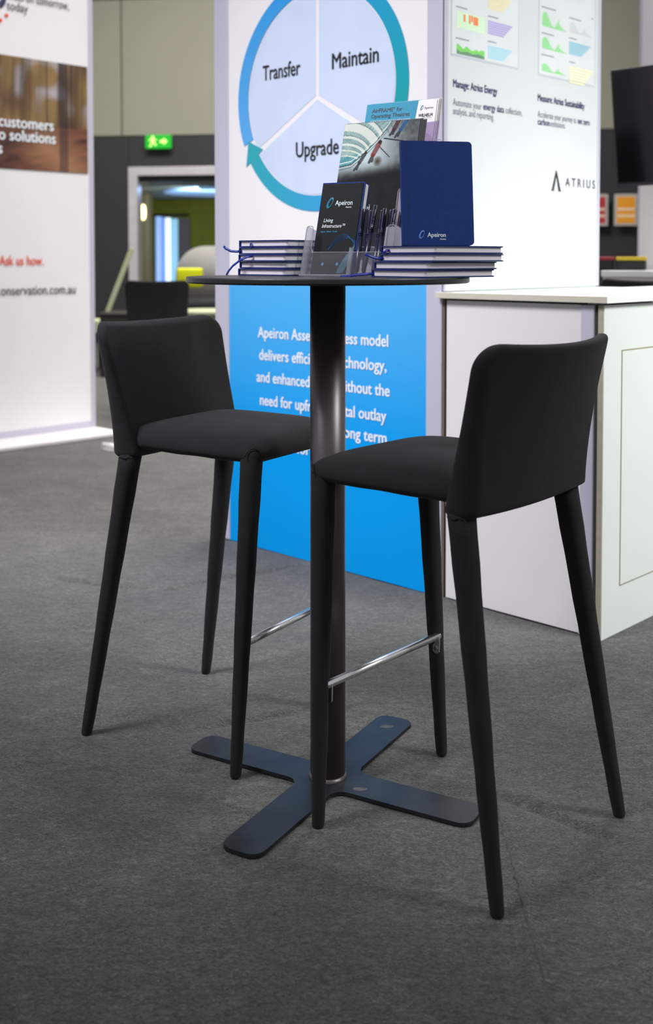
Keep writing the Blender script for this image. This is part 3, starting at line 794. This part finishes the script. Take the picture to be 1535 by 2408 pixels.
# ------------------------------------------------------------------ bar table
tb = thing('bar_table', 'round black bar table with a steel pole and four armed plate foot', 'table', (-.0057, 2.2387, 0))
obj('tabletop', lathe([(.285, 1.0375), (.2875, 1.039), (.2885, 1.041), (.2885, 1.0475), (.2875, 1.0495), (.286, 1.050)], 128), TOPM, tb, False)
obj('pole', lathe([(.0365, .0085), (.0365, 1.031)], 64), POLE, tb, True)
obj('mounting_plate', lathe([(.042, 1.031), (.044, 1.032), (.044, 1.0375)], 48), POLE, tb)
obj('weld_collar', lathe([(.0405, .006), (.0395, .010), (.0368, .016)], 48), POLE, tb, True)
hw, rf, Lg, rt_ = .043, .026, .333, .024
pts = []
for k in range(4):
    th = R(60.5 + 90 * k)
    loc_ = []
    for q in range(7):      # tip lower corner, tip upper corner
        a = R(-90 + 90 * q / 6); loc_.append((Lg - rt_ + rt_ * math.cos(a), -hw + rt_ + rt_ * math.sin(a)))
    for q in range(7):
        a = R(90 * q / 6); loc_.append((Lg - rt_ + rt_ * math.cos(a), hw - rt_ + rt_ * math.sin(a)))
    for q in range(9):      # inner fillet to the next arm
        a = R(270 - 90 * q / 8); loc_.append((hw + rf + rf * math.cos(a), hw + rf + rf * math.sin(a)))
    for x_, y_ in loc_: pts.append((x_ * math.cos(th) - y_ * math.sin(th), x_ * math.sin(th) + y_ * math.cos(th)))
bm = prism(pts, 0.0, .0075, 'z')
tp = [e for e in bm.edges if all(abs(v.co.z - .0075) < 1e-6 for v in e.verts)]
bmesh.ops.bevel(bm, geom=tp, offset=.0012, segments=2, affect='EDGES')
fp = obj('base_plate', bm, PLATE, tb)
WEAR = mat('worn_metal_patch', '57534e', .5, .2, var=.3, vscale=60)
for cx, cy, r in ((.065, -.058, .013), (.136, .240, .015)):
    bm = bmesh.new(); prism([(cx + r * (1 + .3 * vnoise(q * .9, cx * 50, 3)) * math.cos(q * PI / 8), cy + r * .5 * (1 + .5 * vnoise(q * .7, 2, 5)) * math.sin(q * PI / 8)) for q in range(16)], .0075, .0077, 'z', bm=bm)
    obj('scuff_mark', bm, WEAR, tb)

# ------------------------------------------------------------------ notebooks
BL, BW, BH = .21, .14, .0150
def cover_bm(bh):
    bm = bmesh.new(); c = .0026
    for z0, z1 in ((0, c), (bh - c, bh)):
        prism(rrect(0, BW, 0, BL, (0, .008, .008, 0), 4), z0, z1, 'z', bm=bm)
    box(bm, -.0016, .0012, 0, BL, .0002, bh - .0002, bev=.0009, seg=2)
    return bm
def pages_bm(bh):
    return prism(rrect(.0014, BW - .0035, .003, BL - .003, (0, .006, .006, 0), 4), .0026, bh - .0026, 'z')
def headband_bm(bh):
    bm = bmesh.new(); box(bm, .0014, .0032, .0022, .0031, .0025, bh - .0025); return bm
def notebook(label, group, loc, ang, ribbon=None, wobble=0):
    t = thing('navy_notebook', label, 'notebook', loc, (0, 0, R(ang)), group)
    obj('cover', cover_bm(BH), NAVYEDGE, t); obj('page_block', pages_bm(BH), PAPER, t); obj('headband', headband_bm(BH), RIBBON, t)
    if ribbon: obj('ribbon', strip(ribbon, .0055, updir=(0.1, -1, .3)), RIBBON, t, True)
    return t
def stack(base_z, corners, ang, group, labels, ribbons):
    z = base_z
    for k, ((x, y, da), lab) in enumerate(zip(corners, labels)):
        notebook(lab, group, (x, y, z), ang + da, ribbons.get(k)); z += BH + .0002
    return z
# left stack: spine/tail corner of each book, bottom to top
Sl = (-.2015, 2.375)
left_labels = ['navy notebook at the bottom of the left stack of five', 'navy notebook second from bottom of the left stack', 'navy notebook in the middle of the left stack, ribbon hanging down', 'navy notebook second from top of the left stack, ribbon sticking out left', 'navy notebook on top of the left stack of five']
stack(1.0502, [(Sl[0] + .001, Sl[1], -1.5), (Sl[0] + .004, Sl[1] + .002, 0), (Sl[0] + .002, Sl[1] - .001, -1), (Sl[0] + .003, Sl[1] + .001, 0.6), (Sl[0] + .003, Sl[1] + .003, 2.2)], -41.0, 'navy notebooks in the left stack', left_labels,
      {3: [(.006, .002, .007), (-.004, -.004, .006), (-.018, -.008, .007), (-.032, -.010, .013), (-.038, -.010, .018)],
       2: [(.044, -.0005, .011), (.034, -.006, .010), (.018, -.012, .003), (.000, -.018, -.010), (-.012, -.020, -.022), (-.018, -.020, -.030)],
       4: [(.034, .001, .009), (.036, -.003, .004), (.042, -.004, .0015), (.040, -.004, .0005)]})
Sr = (.081, 2.13)
right_labels = ['navy notebook at the bottom of the right stack, ribbon lying on the tabletop', 'navy notebook second from bottom of the right stack of four', 'navy notebook second from top of the right stack, ribbon curling out left', 'navy notebook on top of the right stack under the upright one']
RTOP = stack(1.0502, [(.0805, 2.130, 0.5), (.085, 2.131, 0), (.098, 2.133, -0.4), (.0985, 2.132, 0.8)], -46.5, 'navy notebooks in the right stack', right_labels,
      {0: [(.004, .001, .007), (-.010, -.004, .006), (-.030, -.010, .0045), (-.050, -.012, .0015), (-.068, -.012, .0006), (-.076, -.012, .0006)],
       2: [(.006, .001, .007), (-.004, -.004, .006), (-.016, -.008, .009), (-.026, -.009, .013), (-.034, -.009, .014)],
       3: [(.022, .001, .006), (.017, -.003, .006), (.012, -.003, .0035), (.008, -.0028, .002)]})
def swirl(cx, cz, w, h, parent, y, m1, m2, slant=.35, name='swirl_emblem'):
    for k in range(5):
        bm = bmesh.new(); n = 44; f = 1 - .07 * k; sh = .055 * k * w
        path = [(cx + sh * .5 + w / 2 * f * math.cos(2 * PI * q / n) * .9 + slant * h / 2 * f * math.sin(2 * PI * q / n), y, cz + h / 2 * f * math.sin(2 * PI * q / n)) for q in range(n + 1)]
        tube(path, w * .042, bm=bm, n=5, cap=False, up=(0, 1, 0))
        obj(name, bm, m1 if k % 2 == 0 else m2, parent)
# upright notebook leaning on the brochure holder
nb = thing('navy_notebook', 'upright navy notebook with white logo standing on the right stack', 'notebook', (.1405, 2.094, RTOP + .0012), (R(-6), 0, R(10.3)))
cvb = bmesh.new()
for y0, y1 in ((0, .0018), (.0118, .0136)):
    prism(rrect(0, .1405, 0, .203, (0, .008, .008, 0), 6), y0, y1, bm=cvb)
box(cvb, -.0016, .0012, .0002, .0134, 0, .203, bev=.0009)
obj('cover', cvb, NAVY, nb)
obj('page_block', prism(rrect(.0014, .137, .003, .200, (0, .006, .006, 0), 4), .0018, .0118), PAPER, nb)
BLUE1 = mat('emblem_blue', '4f7fd0', .5); BLUE2 = mat('emblem_light_blue', '7fa2e4', .5)
obj('hinge_groove', B(.0095, .0105, -.0002, .0002, .001, .202), mat('navy_groove', '16244e', .6), nb)
swirl(.0355, .0205, .010, .0165, nb, -.0004, BLUE1, BLUE2)
text('Apeiron', .0470, .0835, .0160, .0083, WHITEINK, nb, -.0004, bold=.018)
text('Assets', .0715, .0835, .0105, .0030, WHITEINK, nb, -.0004, bold=.02)

# ------------------------------------------------------------------ brochure holder and what stands in it
A0 = Vector((-.0654, 2.2995, 1.0513)); RH = (R(-15), 0, R(-32))
M = Matrix.Translation(A0) @ Matrix.Rotation(R(-32), 4, 'Z') @ Matrix.Rotation(R(-15), 4, 'X')
def HP(x, y, z): return M @ Vector((x, y, z))
ho = thing('brochure_holder', 'clear acrylic tiered brochure holder between the two notebook stacks', 'brochure holder', A0, RH)
def ucut(x0, x1, z0, zt, zc, sw, r):
    pts = [(x0, z0), (x1, z0)]
    for a in range(0, 91, 18): pts.append((x1 - r + r * math.cos(R(a)), zt - r + r * math.sin(R(a))))
    xi1 = x1 - sw; xi0 = x0 + sw
    pts.append((xi1 + r * .6, zt))
    for a in range(90, 181, 18): pts.append((xi1 + r * .6 + r * .6 * math.cos(R(a)), zt - r * .6 + r * .6 * math.sin(R(a))))
    for a in range(0, -91, -18): pts.append((xi1 - r + r * math.cos(R(a)), zc + r + r * math.sin(R(a))))
    for a in range(270, 179, -18): pts.append((xi0 + r + r * math.cos(R(a)), zc + r + r * math.sin(R(a))))
    for a in range(0, 91, 18): pts.append((xi0 - r * .6 + r * .6 * math.cos(R(a)), zt - r * .6 + r * .6 * math.sin(R(a))))
    for a in range(90, 181, 18): pts.append((x0 + r + r * math.cos(R(a)), zt - r + r * math.sin(R(a))))
    return pts
obj('front_pocket', prism(ucut(0, .215, 0, .108, .050, .018, .006), 0, .002), ACR, ho)
obj('pocket_side', prism([(.002, 0), (.05, .012), (.05, .108), (.002, .108)], 0, .002, 'x'), ACR, ho)
obj('pocket_side', prism([(.002, 0), (.05, .012), (.05, .108), (.002, .108)], .213, .215, 'x'), ACR, ho)
obj('pocket_divider', prism([(.002, 0), (.046, .012), (.046, .062), (.002, .062)], .112, .114, 'x'), ACR, ho)
obj('pocket_back', B(0.112, .215, .050, .052, .014, .105), ACRREFL, ho)  # grey reflections between the pens painted into this back sheet
obj('reflection_plate', B(.192, .2145, .003, .0045, .002, .104), ACRREFL, ho)  # added plate, carries the grey reflection of the clear right strip
obj('reflection_plate', B(.146, .1655, .1175, .119, .08, .222), ACRREFL, ho)  # added plate, grey reflection painted over the middle pocket's right strip
obj('lip_edge', tube([(.02, .001, .0505), (.194, .001, .0505)], .0008, n=6), ACR2, ho)
pe = [(.0006, .001, 0), (.0006, .001, .103), (.006, .001, .108), (.014, .001, .107), (.0182, .001, .098), (.0185, .001, .060), (.024, .001, .0506)]
obj('pocket_rim', tube(pe, .0009, n=6), ACR2, ho); obj('pocket_rim', tube([(.215 - p[0], p[1], p[2]) for p in pe], .0009, n=6), ACR2, ho)
obj('middle_pocket', prism(ucut(-.045, .166, .075, .225, .125, .022, .008), .115, .117), ACR, ho)
obj('middle_pocket_side', B(.164, .166, .117, .165, .075, .225), ACR, ho)
obj('middle_pocket_back', B(-.045, .166, .185, .187, .085, .32), ACR, ho)
pe2 = [(.166, .116, .10), (.166, .116, .220), (.161, .116, .2255), (.149, .116, .2255), (.144, .116, .218), (.144, .116, .14)]
obj('pocket_rim', tube(pe2, .0010, n=6), ACR2, ho)
obj('rear_pocket', prism(ucut(-.03, .190, .15, .365, .21, .02, .008), .200, .202), ACR, ho)
obj('rear_pocket_side', B(.188, .190, .202, .262, .15, .365), ACR, ho)
obj('pocket_rim', tube([(.190, .201, .2), (.190, .201, .360), (.185, .201, .3655), (.176, .201, .3655), (.171, .201, .358), (.171, .201, .2)], .0012, n=6), ACR2, ho)
obj('rear_pocket_back', B(-.03, .190, .265, .267, .15, .38), ACR, ho)
obj('support_spine', B(.05, .13, .117, .265, .075, .0775), ACR, ho)
obj('support_spine', B(.05, .13, .052, .1145, .075, .0775), ACR, ho)
obj('support_spine', B(.05, .13, .0525, .055, .014, .075), ACR, ho)
bt = obj('base_plate', B(0, .135, -.004, .055, -.0012, .0022, bev=.0006), ACR2, ho)
bt.rotation_euler = (R(15), 0, 0)

def sheet_thing(name, label, cat, group, p, w, h, th, m, lean_extra=0, da=0):
    t = thing(name, label, cat, HP(*p), (R(-15 + lean_extra), 0, R(-32 + da)), group)
    obj('cover', B(0, w, 0, th, 0, h), m, t)
    return t
# slim black brochure with logo
DLM = mat('matt_black_card', '17181b', .6, bump=.1, bscale=800, spec=.2)
dl = sheet_thing('slim_brochure', 'slim black brochure with white lettering in the front pocket', 'brochure', None, (.0125, .022, .0085), .0995, .199, .0008, DLM)
TE1 = mat('emblem_teal', '37a6b8', .5); TE2 = mat('emblem_deep_blue', '3272b4', .5)
swirl(.0235, .1565, .013, .0235, dl, -.0004, TE1, TE2)
text('Apeiron', .0370, .0800, .1510, .0105, WHITEINK, dl, -.0004, bold=.016)
text('Assets', .0640, .0785, .1445, .0036, WHITEINK, dl, -.0004, bold=.02)
text('Living', .0140, .0370, .1140, .0078, WHITEINK, dl, -.0004, bold=.014, slant=.18)
text('Infrastructure\u2122', .0115, .0680, .1015, .0078, WHITEINK, dl, -.0004, bold=.014, slant=.18)
text('Upgrade - Maintain - Transfer', .0100, .0520, .0915, .0028, CYANINK, dl, -.0004, bold=.01, slant=.1)
bm = bmesh.new()
for k in range(7):
    tube([(.035 + .065 * q / 16, -.0003, .045 + .032 * math.sin(q / 16 * PI * .62 + .2 + k * .05) + k * .0028 * math.sin(q / 16 * PI) - .001 * k) for q in range(17)], .00022, bm=bm, n=4)
obj('fine_arcs', bm, TE2, dl)
obj('teal_wave', prism([(.062, .002)] + [(.062 + .0375 * q / 10, .002 + .064 * (q / 10) ** .75) for q in range(1, 11)] + [(.0995, .052)] + [(.0995 - .022 * q / 8, .052 - .050 * (q / 8) ** .8) for q in range(1, 9)], -.0003, 0), mat('wave_teal_ink', '1f5a68', .5), dl)
for cx in (.026, .062):
    obj('round_icon', prism([(cx + .0034 * math.cos(q * PI / 8), .022 + .0034 * math.sin(q * PI / 8)) for q in range(16)], -.0003, 0), mat('icon_blue', '3f8fb8', .5), dl)
# notebook behind the slim brochure
n3 = thing('navy_notebook', 'slim navy notebook standing behind the black brochure in the holder', 'notebook', HP(.0115, .0235, .0085), RH)
cvb = bmesh.new()
for y0, y1 in ((0, .0012), (.0158, .0172)): prism(rrect(0, .1055, 0, .2025, (0, .004, .007, 0), 4), y0, y1, bm=cvb)
box(cvb, -.0012, .0010, 0, .0172, 0, .2025)
obj('cover', cvb, NAVY, n3)
obj('page_block', prism(rrect(.001, .1035, .002, .2005, (0, .003, .006, 0), 4), .0012, .0158), mat('white_page_block', 'e2ddd8', .8, var=.04), n3)
# building brochures
def seg(px, pz, a, b):
    vx, vz = b[0] - a[0], b[1] - a[1]; t = max(0, min(1, ((px - a[0]) * vx + (pz - a[1]) * vz) / (vx * vx + vz * vz)))
    return math.hypot(px - a[0] - t * vx, pz - a[1] - t * vz)
RAIL = [(-.02, .64), (.16, .66), (.32, .745), (.46, .84), (.58, .935), (.66, 1.02)]
FIG = [((.50, .815), (.44, .73), (.40, .67), .034, '7a2f28', '2a2526'), ((.325, .735), (.27, .67), (.21, .61), .026, '33302f', '2b2a2b'),
       ((.72, 1.0), (.675, .93), (.63, .885), .030, '4a2129', '24262a'), ((.83, 1.0), (.765, .925), (.70, .865), .028, '215a8e', '2a2e36')]
def airport(u, w):
    n = vnoise(u * 24, w * 30, 3); H = 1.48
    if w < .50: return mixc(lin('141517'), lin('1f2022'), n)
    rail = 1.2
    for a, b in zip(RAIL, RAIL[1:]):
        if a[0] <= u < b[0]: rail = a[1] + (b[1] - a[1]) * (u - a[0]) / (b[0] - a[0])
    grey = mixc(lin('47494b'), lin('6c6f72'), n)
    floor_ = mixc(grey, lin('c6d6d6'), smooth01((.95 - u) * 1.6) * smooth01((w - .54) * 6))
    c = mixc(lin('17181a'), floor_, smooth01((w - .50 - .10 * u) * 9))
    if w > rail:                      # glazed concourse vault beyond the balustrade
        c = mixc(lin('a9c2bd'), lin('7f9f9b'), vnoise(u * 12, w * 16, 9))
        if w < .72 + .1 * u: c = mixc(lin('4f9098'), lin('6fb0b0'), vnoise(u * 20, w * 40, 2))
        a = math.atan2((w - .66) * H, u - .02)
        if abs((a * 13) % 1 - .5) > .44: c = mixc(c, lin('4a605e'), .8)
        for hk, ak, th in ((.07, .27, .07), (.115, .31, .05), (.165, .35, .06), (.225, .40, .045), (.31, .50, .11), (.40, .60, .04)):
            e = math.sqrt(((u - .02) / ak) ** 2 + ((w - .665) / hk) ** 2)
            if abs(e - 1) < th: c = lin('d6ddd3')
            elif 0 < e - 1 - th < .025: c = mixc(c, lin('3e5250'), .6)
    elif u > .58 and w > .90:         # glass wall at top right
        if abs(((u * 1.2 + w) * 11) % 1 - .5) > .40 or abs(((u - w) * 9) % 1 - .5) > .44: c = mixc(c, lin('4c5a5c'), .6)
    d = abs(w - rail)
    if d < .005: c = lin('34494a')
    elif .022 < d < .030: c = lin('dfe8e4') if w > rail else lin('5c7474')
    if seg(u, w * H, (.56, .86 * H), (.80, .83 * H)) < .008 or seg(u, w * H, (.50, .80 * H), (.66, .705 * H)) < .006: c = lin('2b3032')
    q = ((u - .51) / .06) ** 2 + ((w - .675) / .045) ** 2
    if q < 1: c = mixc(lin('51463c'), c, q * .8)
    for hd, hip, ft, r_, c1, c2 in FIG:
        P = (u, w * H); hd2, hip2, ft2 = ((p[0], p[1] * H) for p in (hd, hip, ft))
        if seg(*P, hip2, ft2) < r_ * .55 or seg(*P, hip2, (ft2[0] + .035, ft2[1] + .01)) < r_ * .5: c = mixc(lin(c2), c, .1)
        if seg(*P, hd2, hip2) < r_ * .95: c = mixc(lin(c1), c, .12)
        if math.hypot(P[0] - hd2[0] - .012, P[1] - hd2[1] - .024) < r_ * .75: c = lin('3a2a24')
    return c
vp_ = vcmat('brochure_print', .6, spec=.12)
CARD = mat('dark_brochure_card', '3a3d3e', .5)
for k in range(6):
    t = sheet_thing('building_brochure', ('front building brochure with glass concourse picture standing in the holder' if k == 0 else 'spare dark building brochures stacked behind the front one in the holder'), 'brochure', 'building brochures in the middle pocket',
                    (-.0503 + .0022 * k, .169 + .0019 * k, .112 + .0012 * (k % 3)), .197, .293, .0011, CARD)
    if k == 0:
        grid_print('cover_picture', .0005, .1965, 0.0005, .2925, 190, 270, airport, vp_, t, -.0004)
        text('oi', .081, .097, .083, .013, mat('pale_ink', 'cfcfca', .5), t, -.0008, bold=.01)
# theatre brochures
TEAL = mat('teal_print', '008fb2', .6); WC = mat('white_card', 'ece6e8', .45); PUR = mat('purple_print', '8d6fa2', .45); PUR2 = mat('deep_purple_print', '7a5a8e', .45)
for k in range(4):
    t = sheet_thing('theatre_brochure', ('front teal and white theatre brochure standing tallest in the holder' if k == 0 else 'spare theatre brochures stacked behind the teal one in the holder'), 'brochure', 'theatre brochures in the rear pocket',
                    (-.0480 + .0032 * k, .2495 + .0022 * k, .190 + .0014 * k), .187, .295, .0012, WC if k < 2 else mat('grey_card', 'b8b6b0', .5))
    obj('teal_field', prism([(.0002, .10), (.125, .10), (.1385, .2948), (.0002, .2948)], -.0003, 0), TEAL, t)
    obj('purple_field', prism([(.126, .10), (.1868, .10), (.1868, .2400), (.1345, .2380)], -.0003, 0), PUR, t)
    if k == 0:
        obj('purple_peaks', prism([(.14, .17), (.15, .195), (.158, .185), (.17, .215), (.1868, .20), (.1868, .16)], -.0006, -.0003), PUR2, t)
        NV = mat('dark_navy_ink', '14223a', .5)
        text('AirFRAME\u00b0 for', .0165, .0980, .2730, .0098, NV, t, -.0007, bold=.012, slant=.06)
        text('Operating Theatres', .0155, .1190, .2590, .0098, NV, t, -.0007, bold=.012, slant=.06)
        text('A fully integrated modular ceiling system', .0155, .1220, .2485, .0048, WHITEINK, t, -.0007, bold=.01)
        swirl(.1495, .2760, .006, .0125, t, -.0005, TE1, BLUE2)
        text('Apeiron', .1560, .1790, .2725, .0058, mat('slate_ink', '56606c', .5), t, -.0007, bold=.0)
        text('WILHELM', .1430, .1790, .2535, .0075, INK, t, -.0007, bold=.012)
        text('Integrated Solutions', .1530, .1785, .2500, .0018, INK, t, -.0007, bold=0)
# pens
def make_pen(label):
    t = thing('navy_pen', label, 'pen', (0, 0, 0), (0, 0, 0), 'navy pens in the front pocket')
    obj('barrel', lathe([(.0022, 0), (.0048, .012), (.0051, .03), (.0051, .083)], 20), PENM, t, True)
    obj('ring', lathe([(.0053, .083), (.0053, .0855)], 20), PENMET, t, True)
    obj('cap', lathe([(.0052, .0855), (.0053, .09), (.0053, .140), (.0049, .1415), (.0040, .142)], 20), PENM, t, True)
    obj('clip', B(-.0013, .0013, -.0078, -.0052, .100, .139, bev=.0005), PENMET, t)
    return t
pens = [((.1192, .1473), (.1262, .008), 0), ((.1324, .1461), (.1362, .008), 0), ((.1478, .1565), (.1430, .016), 1), ((.1594, .1445), (.1592, .008), 0), ((.1709, .1469), (.1745, .008), 0), ((.1811, .1440), (.1808, .008), 0), ((.1942, .1410), (.1885, .006), 1), ((.2049, .1336), (.2044, .004), 0)]
plab = ['first navy pen from the left, beside the black brochure', 'second navy pen from the left in the pocket', 'tallest navy pen with white lettering, third from the left', 'fourth navy pen from the left in the pocket',
        'fifth navy pen from the left, centre right of the pocket', 'sixth navy pen from the left in the pocket', 'seventh navy pen with white lettering in the pocket', 'last navy pen at the right end of the pocket']
pen0 = None
for k, ((xt, zt), (xb_, zb_), lett) in enumerate(pens):
    off = .020 if k % 2 == 0 else .031
    p = HP(xb_, off, zb_); q = HP(xt, off + .004, zt); d = (q - p).normalized()
    if pen0 is None: pen0 = t = make_pen(plab[0])
    else: t = dup(pen0, (0, 0, 0), (0, 0, 0), plab[k], 'navy pens in the front pocket')
    t.location = p
    rq = d.to_track_quat('Z', 'Y').to_matrix()
    X = Vector((math.cos(R(12 + 0)), 0, 0)); xax = (Vector((1, -.2, 0)) - d * Vector((1, -.2, 0)).dot(d)).normalized(); yax = d.cross(xax)
    t.rotation_euler = Matrix((xax, yax, d)).transposed().to_euler()
    if lett:
        me = textmesh('Apeiron Assets', .01); sc = .040 / (max(v.co.x for v in me.vertices)); cz_ = .0042 / capheight()
        for v in me.vertices:
            a = -PI / 2 - (v.co.y * cz_ - .0021) / .0055 + .25; v.co = Vector((.0055 * math.cos(a), .0055 * math.sin(a), .092 + v.co.x * sc))
        link('lettering', me, WHITEINK, t)
bpy.context.view_layer.update()
